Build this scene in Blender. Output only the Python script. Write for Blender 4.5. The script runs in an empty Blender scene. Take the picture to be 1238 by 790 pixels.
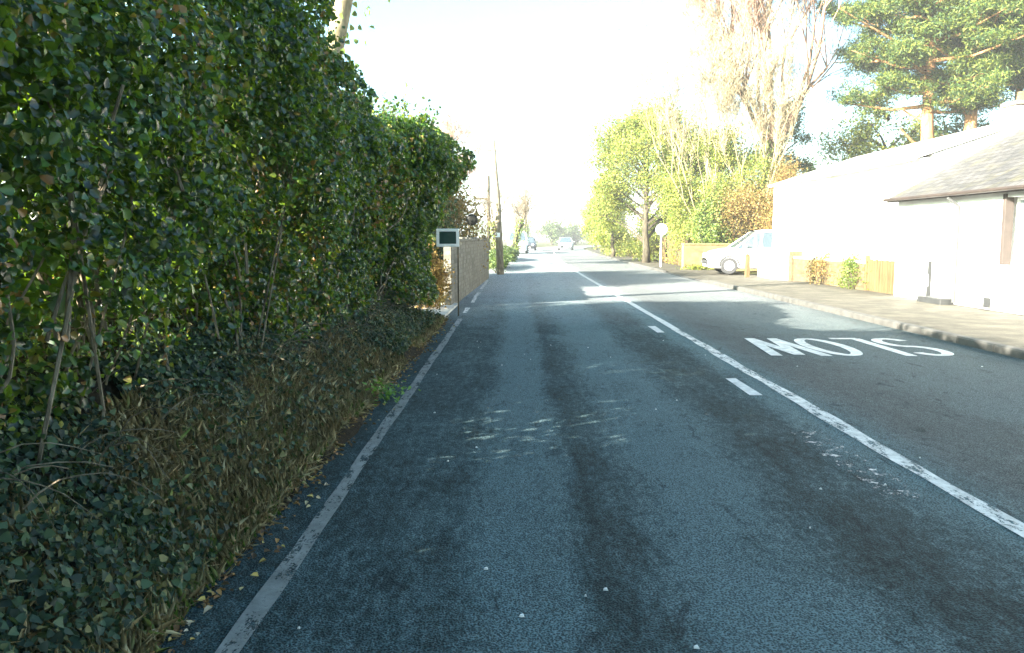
import bpy, math, random
import numpy as np
from mathutils import Vector, Matrix

# ------------------------------------------------------------------ camera, world, sun, exposure
S = bpy.context.scene
C = S.collection
cam_d = bpy.data.cameras.new("camera"); cam = bpy.data.objects.new("camera", cam_d); C.objects.link(cam)
cam.location = (0, 0, 1.5)
cam.rotation_euler = (math.radians(90 - 6.16), 0, math.radians(.34))
cam_d.sensor_width = 36; cam_d.lens = 29.08
cam_d.clip_start = .05; cam_d.clip_end = 4000
S.camera = cam
SUN_EL = 21.0
SUN_DIR = Vector((-.83, -.555, math.tan(math.radians(SUN_EL)))).normalized()   # towards the sun
W = bpy.data.worlds.new("World"); S.world = W; W.use_nodes = True
wn = W.node_tree; wn.nodes.clear()
sky = wn.nodes.new("ShaderNodeTexSky"); sky.sky_type = 'NISHITA'; sky.sun_disc = False
sky.sun_elevation = math.radians(SUN_EL)
sky.sun_rotation = math.atan2(SUN_DIR.x, SUN_DIR.y)
sky.air_density = 1.0; sky.dust_density = 4.0; sky.ozone_density = 1.0
bg = wn.nodes.new("ShaderNodeBackground"); bg.inputs[1].default_value = .058
wo = wn.nodes.new("ShaderNodeOutputWorld")
tint = wn.nodes.new('ShaderNodeMixRGB'); tint.blend_type = 'MULTIPLY'; tint.inputs[0].default_value = 1; tint.inputs[2].default_value = (.72, 1.04, 1.07, 1)
wn.links.new(sky.outputs[0], tint.inputs[1]); wn.links.new(tint.outputs[0], bg.inputs[0]); wn.links.new(bg.outputs[0], wo.inputs[0])
sd = bpy.data.lights.new("sun", 'SUN'); sd.energy = 5.0; sd.angle = math.radians(.53); sd.color = (1, .93, .80)
sun = bpy.data.objects.new("sun", sd); C.objects.link(sun)
sun.rotation_euler = (-SUN_DIR).to_track_quat('-Z', 'Y').to_euler()
S.view_settings.view_transform = 'Standard'; S.view_settings.look = 'None'
S.view_settings.exposure = 3.3; S.view_settings.gamma = 1; S.view_settings.use_curve_mapping = False
S.cycles.max_bounces = 6; S.cycles.transparent_max_bounces = 12; S.cycles.volume_bounces = 0
S.cycles.use_denoising = True
HAZE = .0010

# ------------------------------------------------------------------ node helpers
class NT:
    def __init__(s, name):
        s.m = bpy.data.materials.new(name); s.m.use_nodes = True
        s.t = s.m.node_tree; s.t.nodes.clear()
        s.out = s.t.nodes.new("ShaderNodeOutputMaterial")
    def n(s, typ, ins=None, **props):
        x = s.t.nodes.new("ShaderNode" + typ)
        for k, v in props.items(): setattr(x, k, v)
        for k, v in (ins or {}).items():
            if hasattr(v, "is_output"): s.t.links.new(v, x.inputs[k])
            else: x.inputs[k].default_value = v
        return x
    def pos(s, scale=(1, 1, 1)):
        g = s.n("NewGeometry")
        return s.n("Mapping", {0: g.outputs["Position"], 3: scale}).outputs[0]
    def noise(s, vec, scale, detail=4, rough=.55, dist=0):
        return s.n("TexNoise", {"Vector": vec, "Scale": scale, "Detail": detail, "Roughness": rough, "Distortion": dist}).outputs[0]
    def ramp(s, fac, stops, interp='LINEAR'):
        r = s.n("ValToRGB", {0: fac}); cr = r.color_ramp; cr.interpolation = interp
        while len(cr.elements) < len(stops): cr.elements.new(.5)
        for e, (p, c) in zip(cr.elements, stops):
            e.position = p
            e.color = (c, c, c, 1) if isinstance(c, (int, float)) else (c[0], c[1], c[2], 1)
        return r.outputs[0]
    def math(s, op, a, b=0, clamp=False):
        return s.n("Math", {0: a, 1: b}, operation=op, use_clamp=clamp).outputs[0]
    def mix(s, fac, a, b, mode='MIX'):
        x = s.n("MixRGB", {0: fac, 1: a if hasattr(a, "is_output") else (*a, 1), 2: b if hasattr(b, "is_output") else (*b, 1)}, blend_type=mode)
        return x.outputs[0]
    def bsdf(s, col, rough=.8, bump=None, bstr=.3, bdist=.02, spec=.5, metal=0, **kw):
        ins = {"Base Color": col if hasattr(col, "is_output") else (*col, 1), "Roughness": rough, "Metallic": metal, "Specular IOR Level": spec}
        ins.update(kw)
        b = s.n("BsdfPrincipled", ins)
        if bump is not None:
            bp = s.n("Bump", {"Height": bump, "Strength": bstr, "Distance": bdist})
            s.t.links.new(bp.outputs[0], b.inputs["Normal"])
        return b.outputs[0]
    def done(s, sh):
        s.t.links.new(sh, s.out.inputs[0]); return s.m

def m_flat(name, col, rough=.6, var=.25, scale=6, bump=.15, metal=0, spec=.5):
    t = NT(name); p = t.pos(); n = t.noise(p, scale, 6)
    c = t.mix(t.ramp(n, [(.3, 0), (.7, 1)]), [v * (1 - var) for v in col], [min(1, v * (1 + var)) for v in col])
    return t.done(t.bsdf(c, rough, t.noise(p, scale * 6, 4), bump, .01, spec, metal))

def m_leaf(name, stops, rough=.42, trans=.3, tcol=(.35, .5, .05), spec=.5, big=1.2, bigamt=.35):
    t = NT(name)
    a = t.n("Attribute", attribute_name="rnd").outputs["Fac"]
    n = t.noise(t.pos(), big, 3)
    f = t.math('ADD', a, t.math('MULTIPLY', t.math('SUBTRACT', n, .5), bigamt * 2), True)
    c = t.ramp(f, stops)
    b = t.bsdf(c, rough, spec=spec)
    tr = t.n("BsdfTranslucent", {0: t.mix(.5, c, tcol)}).outputs[0]
    return t.done(t.n("MixShader", {0: trans, 1: b, 2: tr}).outputs[0])

def m_bark(name, a, b, scale=8):
    t = NT(name); p = t.pos((1, 1, .25)); n = t.noise(p, scale, 8, .65)
    return t.done(t.bsdf(t.ramp(n, [(.35, a), (.65, b)]), .9, n, .8, .03, .2))

M = {}
# ------------------------------------------------------------------ mesh helpers
def link_mesh(name, verts, faces, mat, parent=None, smooth=False, rnd=None):
    me = bpy.data.meshes.new(name)
    if isinstance(faces, np.ndarray):
        k = faces.shape[1]; nf = len(faces)
        me.vertices.add(len(verts)); me.vertices.foreach_set("co", np.asarray(verts, np.float32).ravel())
        me.loops.add(nf * k); me.loops.foreach_set("vertex_index", faces.astype(np.int32).ravel())
        me.polygons.add(nf); me.polygons.foreach_set("loop_start", np.arange(0, nf * k, k, dtype=np.int32))
        me.update(calc_edges=True)
    else:
        me.from_pydata([tuple(v) for v in verts], [], faces); me.update()
    if rnd is not None:
        at = me.attributes.new("rnd", 'FLOAT', 'FACE'); at.data.foreach_set("value", np.asarray(rnd, np.float32))
    if smooth: me.polygons.foreach_set("use_smooth", np.ones(len(me.polygons), bool))
    if mat: me.materials.append(mat)
    o = bpy.data.objects.new(name, me); C.objects.link(o)
    if parent: o.parent = parent
    return o

def empty(name, loc, label, cat, group=None, rz=0):
    o = bpy.data.objects.new(name, None); C.objects.link(o); o.location = loc; o.rotation_euler = (0, 0, rz)
    o.empty_display_size = .3
    o["label"] = label; o["category"] = cat
    if group: o["group"] = group
    return o
def tag(o, label, cat, group=None, kind=None):
    o["label"] = label
    if cat: o["category"] = cat
    if group: o["group"] = group
    if kind: o["kind"] = kind
    return o
def struct(o): o["kind"] = "structure"; return o
def stuff(o, label, cat): o["kind"] = "stuff"; o["label"] = label; o["category"] = cat; return o

class MB:
    def __init__(s): s.v = []; s.f = []
    def add(s, vs, fs):
        o = len(s.v); s.v += [tuple(v) for v in vs]; s.f += [tuple(i + o for i in f) for f in fs]; return s
    def box(s, x0, x1, y0, y1, z0, z1, bev=0):
        if bev <= 0:
            return s.add([(x0,y0,z0),(x1,y0,z0),(x1,y1,z0),(x0,y1,z0),(x0,y0,z1),(x1,y0,z1),(x1,y1,z1),(x0,y1,z1)],
                     [(3,2,1,0),(4,5,6,7),(0,1,5,4),(1,2,6,5),(2,3,7,6),(3,0,4,7)])
        b = bev
        rings = []
        for z, i in ((z0, b), (z0 + b, 0), (z1 - b, 0), (z1, b)):
            a0, a1, c0, c1 = x0 + i, x1 - i, y0 + i, y1 - i
            rings.append([(a0+b,c0,z),(a1-b,c0,z),(a1,c0+b,z),(a1,c1-b,z),(a1-b,c1,z),(a0+b,c1,z),(a0,c1-b,z),(a0,c0+b,z)])
        vs = [p for r in rings for p in r]; fs = [tuple(range(7, -1, -1)), tuple(range(24, 32))]
        for k in range(3):
            for j in range(8): fs.append((k*8+j, k*8+(j+1)%8, (k+1)*8+(j+1)%8, (k+1)*8+j))
        return s.add(vs, fs)
    def tube(s, pts, rad, n=8, caps=True):
        pts = [Vector(p) for p in pts]; rad = rad if isinstance(rad, (list, tuple)) else [rad] * len(pts)
        vs = []; fs = []; prev = None
        for i, p in enumerate(pts):
            d = (pts[min(i+1, len(pts)-1)] - pts[max(i-1, 0)]).normalized()
            if prev is None: u = d.orthogonal().normalized()
            else:
                u = prev - d * prev.dot(d)
                u = u.normalized() if u.length > 1e-5 else d.orthogonal().normalized()
            prev = u; w = d.cross(u)
            for k in range(n):
                a = 2 * math.pi * k / n
                vs.append(p + (u * math.cos(a) + w * math.sin(a)) * rad[i])
        for i in range(len(pts) - 1):
            for k in range(n): fs.append((i*n+k, i*n+(k+1)%n, (i+1)*n+(k+1)%n, (i+1)*n+k))
        if caps: fs.append(tuple(range(n-1, -1, -1))); fs.append(tuple(range((len(pts)-1)*n, len(pts)*n)))
        return s.add(vs, fs)
    def prism(s, poly, axis, a, b):
        def P(q, t): return {0: (t, q[0], q[1]), 1: (q[0], t, q[1]), 2: (q[0], q[1], t)}[axis]
        n = len(poly)
        return s.add([P(q, a) for q in poly] + [P(q, b) for q in poly],
              [tuple(range(n-1, -1, -1)), tuple(range(n, 2*n))] + [(i, (i+1)%n, n+(i+1)%n, n+i) for i in range(n)])
    def build(s, name, mat, parent=None, smooth=False):
        o = link_mesh(name, s.v, s.f, mat, parent, smooth)
        return o

def unit(a): return a / (np.linalg.norm(a, axis=1, keepdims=True) + 1e-9)
LEAF = {'ovate': [(0,0),(.25,.46),(.65,.36),(1,0),(.65,-.36),(.25,-.46)],
        'ivy': [(0,0),(.05,.5),(.5,.42),(1,0),(.5,-.42),(.05,-.5)],
        'blade': [(0,0),(.3,.5),(.7,.35),(1,0),(.7,-.35),(.3,-.5)]}
def leaves(name, cen, nrm, size, aspect, mat, rng, parent=None, shape='ovate', axis=None, fold=.12, bend=.15):
    n = len(cen); nrm = unit(nrm)
    ax = rng.normal(size=(n, 3)) if axis is None else axis + rng.normal(size=(n, 3)) * .25
    ax = unit(ax - nrm * (ax * nrm).sum(1, keepdims=True)); bx = np.cross(nrm, ax)
    size = np.asarray(size).reshape(-1, 1) * np.ones((n, 1))
    V = np.empty((n, 6, 3))
    for k, (u, w) in enumerate(LEAF[shape]):
        V[:, k] = cen + ax * size * (u - .5) + bx * size * aspect * w + nrm * size * (abs(w) * fold * 2 * min(1, aspect * 1.3) - bend * (u - .3) ** 2)
    b = (np.arange(n) * 6)[:, None]
    F = np.concatenate([b + np.array([[0, 1, 2, 3]]), b + np.array([[0, 3, 4, 5]])], 0)
    r = rng.random(n)
    return link_mesh(name, V.reshape(-1, 3), F, mat, parent, rnd=np.concatenate([r, r]))

def snoise(p, seed, f=1.0):
    g = np.random.default_rng(seed); o = np.zeros(len(p))
    for k in range(7):
        w = unit(g.normal(size=(1, 3)))[0] * f * (1 + k * .45); o += np.sin(p @ w * 2.2 + g.random() * 6.28) / (1 + k * .4)
    return o / 2.6

# ------------------------------------------------------------------ road course
def sh(Y):
    if Y < 30: return 0.0
    if Y < 112: return .0004 * (Y - 30) ** 2
    return .0004 * 82 ** 2 + .0656 * (Y - 112) + .006 * (Y - 112) ** 2
YS = [-14, -8, -4, 0, 4, 8, 12, 15, 17.5, 20, 24, 28, 32, 36, 40, 46, 52, 60, 68, 76, 84, 92, 100, 108, 116, 124, 132, 140, 150, 160, 170, 180]
def ribbon(name, x0, x1, z, mat, ys=None, z1=None):
    ys = ys or YS; vs = []; fs = []
    for Y in ys:
        zz = z(Y) if callable(z) else z; zb = z1(Y) if callable(z1) else (zz if z1 is None else z1)
        vs += [(x0(Y) if callable(x0) else x0 + sh(Y), Y, zz), (x1(Y) if callable(x1) else x1 + sh(Y), Y, zb)]
    for i in range(len(ys) - 1): fs.append((2*i, 2*i+1, 2*i+3, 2*i+2))
    return link_mesh(name, vs, fs, mat)

# ------------------------------------------------------------------ ground materials
def mat_asphalt():
    t = NT("asphalt"); p = t.pos()
    sep = t.n("SeparateXYZ", {0: p})
    wob = t.noise(t.pos((1.2, .35, 1)), 1.0, 5, .6)
    x = t.math('ADD', sep.outputs[0], t.math('MULTIPLY', t.math('SUBTRACT', wob, .5), .45))
    fx = t.math('DIVIDE', t.math('ADD', x, 1.5), 8.5)
    def X(v): return (v + 1.5) / 8.5
    # wear bands that run along the lanes: 1 = pale worn, 0 = dark rough
    band = t.ramp(fx, [(X(-1.3), .12), (X(-.75), .34), (X(-.35), .30), (X(-.12), .85), (X(.24), .72), (X(.38), .12), (X(.55), .3), (X(.85), .85), (X(1.35), .75), (X(1.72), .12), (X(2.1), .22), (X(2.4), .8), (X(2.85), .6), (X(3.15), .2), (X(3.6), .3), (X(4.3), .8), (X(5.4), .8), (X(6.2), .5)])
    streak = t.noise(t.pos((7, 1.0, 1)), 1.5, 8, .75)
    blot = t.noise(t.pos((1, .55, 1)), 1.7, 7, .62, .6)
    grit = t.noise(p, 95, 3, .7)
    chip = t.n("TexVoronoi", {"Vector": p, "Scale": 110.0}).outputs["Distance"]
    rag = t.noise(t.pos((4.5, 2.2, 1)), 4.0, 9, .85)
    f = t.math('ADD', t.math('ADD', t.math('MULTIPLY', band, .22), t.math('MULTIPLY', t.math('ADD', streak, blot), .24)), t.math('MULTIPLY', rag, .66))
    base = t.ramp(f, [(.46, (.0022, .0064, .0066)), (.555, (.0085, .0185, .0195)), (.63, (.0215, .040, .0425)), (.74, (.056, .089, .095))])
    # colour paler farther on, standing in for bright sun on the far road
    far_tone = t.ramp(t.math('ADD', t.math('DIVIDE', sep.outputs[1], 45.0), t.math('MULTIPLY', t.math('SUBTRACT', wob, .5), .12)), [(.10, .85), (.42, 1.0), (.60, 1.0)])
    far_sun_mix = t.ramp(t.math('ADD', t.math('DIVIDE', sep.outputs[1], 45.0), t.math('MULTIPLY', t.math('SUBTRACT', wob, .5), .12)), [(.30, 0), (.55, 1)])
    base = t.mix(1, base, far_tone, 'MULTIPLY'); base = t.mix(far_sun_mix, base, t.mix(.75, base, (.20, .205, .205)))
    base = t.mix(t.ramp(fx, [(X(2.6), 0), (X(3.0), .55)]), base, (.058, .058, .056))
    g = t.ramp(t.math('MULTIPLY', grit, t.math('ADD', .5, chip)), [(.25, .2), (.42, .9), (.62, 2.8)])
    col = t.mix(1, base, g, 'MULTIPLY')
    # patches where dark binder shows through the surface dressing
    dk = t.ramp(t.noise(t.pos((2.6, 1.1, 1)), 2.4, 8, .72, .8), [(.33, 1), (.42, 0)])
    col = t.mix(t.math('MULTIPLY', dk, .7), col, (.004, .010, .011))
    # thin seams where lanes were laid
    h = t.math('ADD', t.math('MULTIPLY', chip, 1.0), t.math('MULTIPLY', grit, .9))
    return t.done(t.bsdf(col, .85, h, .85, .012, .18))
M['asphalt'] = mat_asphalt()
def mat_patch():
    t = NT("smooth_asphalt"); p = t.pos()
    n = t.noise(t.pos((1, .5, 1)), 3, 6); g = t.noise(p, 120, 3)
    c = t.mix(1, t.ramp(n, [(.3, (.05, .06, .066)), (.7, (.10, .118, .125))]), t.ramp(g, [(.3, .7), (.7, 1.3)]), 'MULTIPLY')
    b = t.bsdf(c, .75, g, .4, .006, .3)
    al = t.ramp(t.noise(t.pos((1.5, .8, 1)), 2.2, 6, .65), [(.44, 0), (.5, 1)])
    return t.done(t.n("MixShader", {0: al, 1: t.n("BsdfTransparent").outputs[0], 2: b}).outputs[0])
M['patch'] = mat_patch()
def mat_paint(name, wear, col=(.70, .68, .64), streaky=(3, .7, 1)):
    t = NT(name); p = t.pos()
    n = t.noise(t.pos(streaky), 4.5, 9, .75); g = t.noise(p, 60, 4, .7)
    f = t.math('ADD', t.math('MULTIPLY', n, .7), t.math('MULTIPLY', g, .3))
    al = t.ramp(f, [(wear - .03, 0), (wear + .03, 1)])
    dirt = t.ramp(t.noise(p, 7, 6, .7), [(.3, .45), (.65, 1)])
    c = t.mix(1, col, dirt, 'MULTIPLY')
    b = t.bsdf(c, .65, g, .4, .006, .4)
    return t.done(t.n("MixShader", {0: al, 1: t.n("BsdfTransparent").outputs[0], 2: b}).outputs[0])
M['paint'] = mat_paint("road_paint", .465)
M['paint_clean'] = mat_paint("fresh_road_paint", .32)
M['letter_paint'] = mat_paint("letter_paint", .385)
M['paint_edge'] = mat_paint("edge_paint", .45, (.24, .25, .235))
def mat_ground():
    t = NT("grass_ground"); p = t.pos()
    c = t.ramp(t.noise(p, 2.5, 8, .7), [(.3, (.03, .028, .012)), (.5, (.055, .06, .02)), (.7, (.10, .095, .035))])
    return t.done(t.bsdf(c, .95, t.noise(p, 14, 6, .7), 1, .05, .1))
M['ground'] = mat_ground()
def mat_soil():
    t = NT("bank_soil"); p = t.pos()
    c = t.ramp(t.noise(p, 5, 9, .75), [(.3, (.012, .009, .006)), (.55, (.04, .03, .018)), (.75, (.085, .068, .04))])
    return t.done(t.bsdf(c, .95, t.noise(p, 22, 7, .75), 1, .05, .1))
M['soil'] = mat_soil()
def mat_pave():
    t = NT("pavement"); p = t.pos()
    n = t.noise(p, 2.2, 7, .65); g = t.noise(p, 80, 3, .6)
    c = t.ramp(n, [(.3, (.04, .037, .028)), (.5, (.075, .068, .052)), (.7, (.125, .112, .085))])
    c = t.mix(1, c, t.ramp(g, [(.3, .7), (.7, 1.2)]), 'MULTIPLY')
    return t.done(t.bsdf(c, .85, g, .6, .008, .25))
M['pave'] = mat_pave()
M['kerb'] = m_flat("kerb_stone", (.06, .058, .052), .85, .35, 5, .4)
M['concrete'] = m_flat("concrete", (.42, .40, .36), .85, .25, 5, .4)

# ------------------------------------------------------------------ setting
gr = MB()
gr.add([(-900, -400, -.06), (900, -400, -.06), (900, 900, -.06), (-900, 900, -.06)], [(0, 1, 2, 3)])
struct(gr.build("ground", M['ground']))
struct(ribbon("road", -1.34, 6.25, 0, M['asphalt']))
nb = 90
def kerbz(Y): return .125 - .075 * min(1, max(0, min((Y - 26.5) / 1.5, (36 - Y) / 1.5)))
struct(ribbon("pavement", lambda Y: 6.38 + sh(Y), lambda Y: (9.35 if Y < 36 else 8.0) + sh(Y) if Y < 34 or Y > 36 else 9.35 + sh(Y), lambda Y: kerbz(Y) - .026, M['pave'],
      sorted([y for y in YS if y < 100] + [26.5, 34.5])))
kb = MB(); ky = -13.0
while ky < 96:
    a, b = ky + .006, ky + .909
    x0, x1 = 6.25 + sh(a), 6.385 + sh(a); z = kerbz(a) - .02 + .003 * math.sin(ky * 7)
    kb.add([(x0,a,-.05),(x1,a,-.05),(x1,b,-.05),(x0,b,-.05),(x0,a,z-.02),(x0+.02,a,z),(x1,a,z),(x0,b,z-.02),(x0+.02,b,z),(x1,b,z)],
           [(0,4,7,3),(4,5,8,7),(5,6,9,8),(0,1,6,5,4),(3,7,8,9,2),(1,2,9,6)])
    ky += .915
struct(kb.build("kerb", M['kerb']))

# markings (each one a thin sheet just above the road)
def fine(a, b, d=.6):
    n = max(2, int((b - a) / d) + 1); return [a + (b - a) * i / (n - 1) for i in range(n)]
def wobx(x, amp=.012, s=0): return lambda Y: x + sh(Y) + amp * math.sin(Y * 1.7 + s) + amp * .6 * math.sin(Y * 5.3 + s * 2)
struct(ribbon("edge_line_marking", wobx(-1.09, .006), wobx(-1.0, .005, 1), .004, M['paint_edge'], fine(-8, 15.2, .25)))
for i, (a, b) in enumerate([(16.4, 17.6), (19, 22.5), (24, 29)]):
    struct(ribbon("edge_line_marking", wobx(-1.08), wobx(-.99, .008, 1), .004, M['paint'], fine(a, b, .3)))
struct(ribbon("centre_line_marking", wobx(2.53, .01), wobx(2.66, .01, 2), .004, M['paint'], fine(-8, 13.5, .2)))
struct(ribbon("centre_line_marking", wobx(2.54, .006), wobx(2.66, .006, 2), .004, M['paint_clean'], fine(13.5, 110, .7)))
for y0 in (-2.6, 2.45, 7.78, 13.0):
    struct(ribbon("centre_dash_marking", wobx(2.22, .004), wobx(2.34, .004, 2), .004, M['paint_clean'], fine(y0, y0 + .95, .2)))
M['paint_gone'] = mat_paint("worn_away_paint", .56, streaky=(2, 2, 1))
struct(ribbon("worn_paint_marking", wobx(2.12), wobx(2.36), .004, M['paint_gone'], fine(4.6, 6.3, .2)))

def stroke(mb, pts, w, z):
    pts = [Vector((p[0], p[1])) for p in pts]; L = []; R = []
    for i, p in enumerate(pts):
        d = (pts[min(i+1, len(pts)-1)] - pts[max(i-1, 0)]).normalized(); n = Vector((-d.y, d.x)) * w / 2
        # keep stroke width horizontal on slopes, as stencilled road letters do
        L.append(p + n); R.append(p - n)
    vs = [(q.x, q.y, z) for q in L] + [(q.x, q.y, z) for q in R]; n = len(pts)
    mb.add(vs, [(i, n+i, n+i+1, i+1) for i in range(n - 1)])
def letter(name, strokes, cx, wid, label):
    # letters face the oncoming lane: turned half round about the word's middle
    mb = MB(); H = 1.85; Y0 = 10.42
    for si, st in enumerate(strokes):
        pts = [(cx - (u - .5) * wid, Y0 + (1 - v) * H) for u, v in st]
        stroke(mb, pts, .145, .004 + .0012 * si)
    o = mb.build(name, M['letter_paint']); struct(o); o["label"] = label; return o
def arc(cx, cy, rx, ry, a0, a1, n=18): return [(cx + rx * math.cos(math.radians(a0 + (a1 - a0) * i / n)), cy + ry * math.sin(math.radians(a0 + (a1 - a0) * i / n))) for i in range(n + 1)]
Sp = arc(.5, .73, .42, .23, 25, 268, 16) + arc(.5, .27, .42, .23, 88, -155, 16)
letter("letter_s_marking", [Sp], 5.42, .50, "white painted letter S")
letter("letter_l_marking", [[(.06, 1), (.06, .03)], [(0, .03), (.9, .03)]], 4.82, .44, "white painted letter L")
letter("letter_o_marking", [arc(.5, .5, .46, .46, 0, 360, 28)], 4.27, .52, "white painted letter O")
letter("letter_w_marking", [[(0, 1), (.24, .02)], [(.24, .02), (.5, .95)], [(.5, .95), (.76, .02)], [(.76, .02), (1, 1)]], 3.62, .64, "white painted letter W")

# earth bank under the hedge
def bank_h(Y):
    return .78 * min(1, max(0, (15.3 - Y) / 3.5)) ** .6 + .0
def bankx(Y): return -1.28 + .05 * math.sin(Y * 1.3) + .03 * math.sin(Y * 3.1) + .02 * (Y > 11) * (Y - 11) * 0
prof = [(0, -.04), (.04, .02), (.22, .12), (.48, .36), (.74, .7), (1.0, .95), (1.7, 1.0), (2.9, .95), (3.6, .5), (4.4, -.1)]
by = [y * .25 for y in range(-32, 62)]
rg = random.Random(3); vs = []; fs = []
for Y in by:
    for k, (dx, h) in enumerate(prof):
        vs.append((bankx(Y) - dx + (0 if k == 0 else rg.uniform(-.03, .03)), Y, (h * bank_h(Y) if h > 0 else h) + (0 if k < 1 else rg.uniform(-.025, .025))))
n = len(prof)
for i in range(len(by) - 1):
    for k in range(n - 1): fs.append((i*n+k, (i+1)*n+k, (i+1)*n+k+1, i*n+k+1))
bank = link_mesh("bank", vs, fs, M['soil'], smooth=True); struct(bank)
def bank_z(x, Y):
    dx = np.clip(np.vectorize(bankx)(Y) - x, 0, 4.4)
    h = np.interp(dx, [p[0] for p in prof], [p[1] for p in prof])
    return h * np.vectorize(bank_h)(Y)

# drive mouth slab on the left
struct(MB().add([(-1.36, 15.4, -.02), (-1.30, 18.3, -.02), (-2.1, 18.4, .03), (-2.3, 15.5, .03), (-1.36, 15.4, .045), (-1.30, 18.3, .045), (-2.1, 18.4, .07), (-2.3, 15.5, .07)],
      [(4,5,6,7),(0,1,5,4),(3,0,4,7),(1,2,6,5),(2,3,7,6)]).build("drive_apron", M['concrete']))
struct(MB().box(-6.5, -2.3, 15.5, 19.2, -.05, .03).build("driveway", M['kerb']))

# ------------------------------------------------------------------ hedge
G = [(0, (.003, .010, .005)), (.35, (.007, .028, .011)), (.62, (.020, .070, .015)), (.82, (.060, .135, .016)), (.93, (.20, .22, .03)), (1, (.24, .10, .03))]
M['hedge'] = m_leaf("hedge_leaf", G, .33, .31, (.40, .62, .02), .6, big=.8, bigamt=.5)
M['ivy'] = m_leaf("ivy_leaf", [(0, (.007, .018, .012)), (.5, (.018, .042, .024)), (.85, (.05, .09, .04)), (1, (.16, .14, .05))], .62, .12, (.3, .4, .05), .3)
M['twig'] = m_bark("twig_bark", (.05, .04, .028), (.16, .13, .09), 20)
M['stem'] = m_bark('pale_stem', (.07, .055, .035), (.28, .23, .16), 16)
M['dead'] = m_leaf("dead_stem", [(0, (.12, .09, .04)), (.5, (.38, .30, .15)), (.85, (.68, .57, .34)), (1, (.20, .26, .06))], .8, .2, (.4, .35, .15), .2)
M['litter'] = m_leaf("fallen_leaf", [(0, (.05, .03, .015)), (.45, (.16, .08, .03)), (.75, (.35, .20, .07)), (.92, (.45, .36, .10)), (1, (.5, .42, .3))], .7, .15, (.5, .4, .1), .3)
rng = np.random.default_rng(11)

def Hh(Y):          # hedge height along the road
    return np.interp(Y, [-9, -3, 3, 7.6, 8.6, 10, 12.5, 14, 15, 15.5], [3.8, 3.9, 4.2, 4.0, 3.2, 3.05, 3.3, 3.45, 3.05, 2.4])
def Xf(Y, z):       # hedge face towards the road
    base = np.interp(Y, [-9, 3, 8, 11, 14, 15.5], [-2.15, -2.05, -1.95, -1.75, -1.55, -1.7])
    over = np.interp(Y, [0, 8, 12, 15], [.25, .35, .6, .98]) * np.clip((z - np.interp(Y, [9, 14], [.9, 1.55])) / 1.2, 0, 1) ** 1.2
    top = np.clip((z - (Hh(Y) - .6)) / .6, 0, 1) ** 2 * .7
    return base + over - top
def hedge_pts(n, y0, y1, mode, rng):
    Y = rng.uniform(y0, y1, n); H = Hh(Y)
    if mode == 'front':
        z = bank_z(np.full(n, -2.1), Y) * .7 + .15 + rng.random(n) ** .9 * (H - .7)
        x = Xf(Y, z)
        P = np.stack([x, Y, z], 1)
        b = snoise(P * [1, .4, 1], 5, 1.5) * .24 + snoise(P * [1, .6, 1], 6, 3.6) * .15
        P[:, 0] += b - rng.exponential(.20, n)
        N = np.stack([rng.normal(.8, .7, n), rng.normal(-.2, .8, n), rng.normal(.45, .7, n)], 1)
        hole = snoise(P * [1, .6, 1], 8, 2.6) + snoise(P, 9, 5.5) * .5
        low = np.clip(1 - (z - .75) / .95, 0, 1) * np.clip((7 - Y) / 2.5, 0, 1)
        keep = (hole < .36 - .65 * low) | (rng.random(n) < .10)
    elif mode == 'top':
        x = Xf(Y, H) - rng.random(n) ** 1.1 * 2.4
        z = H - .1 - rng.exponential(.16, n); P = np.stack([x, Y, z], 1)
        P[:, 2] += snoise(P, 12, 1.3) * .18 + snoise(P, 13, 4) * .10
        N = np.stack([rng.normal(.2, .6, n), rng.normal(0, .6, n), rng.normal(1, .4, n)], 1)
        keep = snoise(P, 14, 3) < .6
    elif mode == 'back':
        z = .5 + rng.random(n) * (H - .8); x = -4.3 + rng.exponential(.25, n); P = np.stack([x, Y, z], 1)
        P[:, 0] += snoise(P, 15, 1.2) * .25
        N = np.stack([rng.normal(-1, .5, n), rng.normal(-.4, .5, n), rng.normal(.4, .5, n)], 1)
        keep = snoise(P, 16, 2.2) <   .62 - .38 * ((Y > 2) & (Y < 6.5) & (z > 1.3))
    elif mode == 'end':
        z = .3 + rng.random(n) * (H - .5); x = -4.2 + rng.random(n) * 2.9; Y = 14.95 + rng.normal(0, .14, n) - .5 * ((x + 2.4) / 1.8) ** 2 * (x > -2.4); P = np.stack([x, Y, z], 1)
        P[:, 1] += snoise(P, 17, 1.5) * .2
        N = np.stack([rng.normal(.1, .5, n), rng.normal(1, .5, n), rng.normal(.4, .5, n)], 1)
        keep = (x < Xf(Y, z) + .1)
    else:
        z = .9 + rng.random(n) * (H - 1.1); x = rng.uniform(-4.1, Xf(Y, z) - .2); P = np.stack([x, Y, z], 1)
        N = rng.normal(size=(n, 3)); N[:, 2] += .5
        keep = snoise(P, 18, 1.6) < .30 - .08 * ((Y > 2) & (Y < 6.5) & (z > 1.3))
    return P[keep], N[keep]
hedge = empty("hedge", (-2.6, 5, .7), "tall dark green leafy hedge along the left road edge", "hedge")
inv = Vector(hedge.location)
def loc(P): return P - np.array(inv)
def hl(n, y0, y1, mode, s, name="foliage"):
    return hedge_pts(n, y0, y1, mode, rng), s
PP, NN, SS = [], [], []
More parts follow.
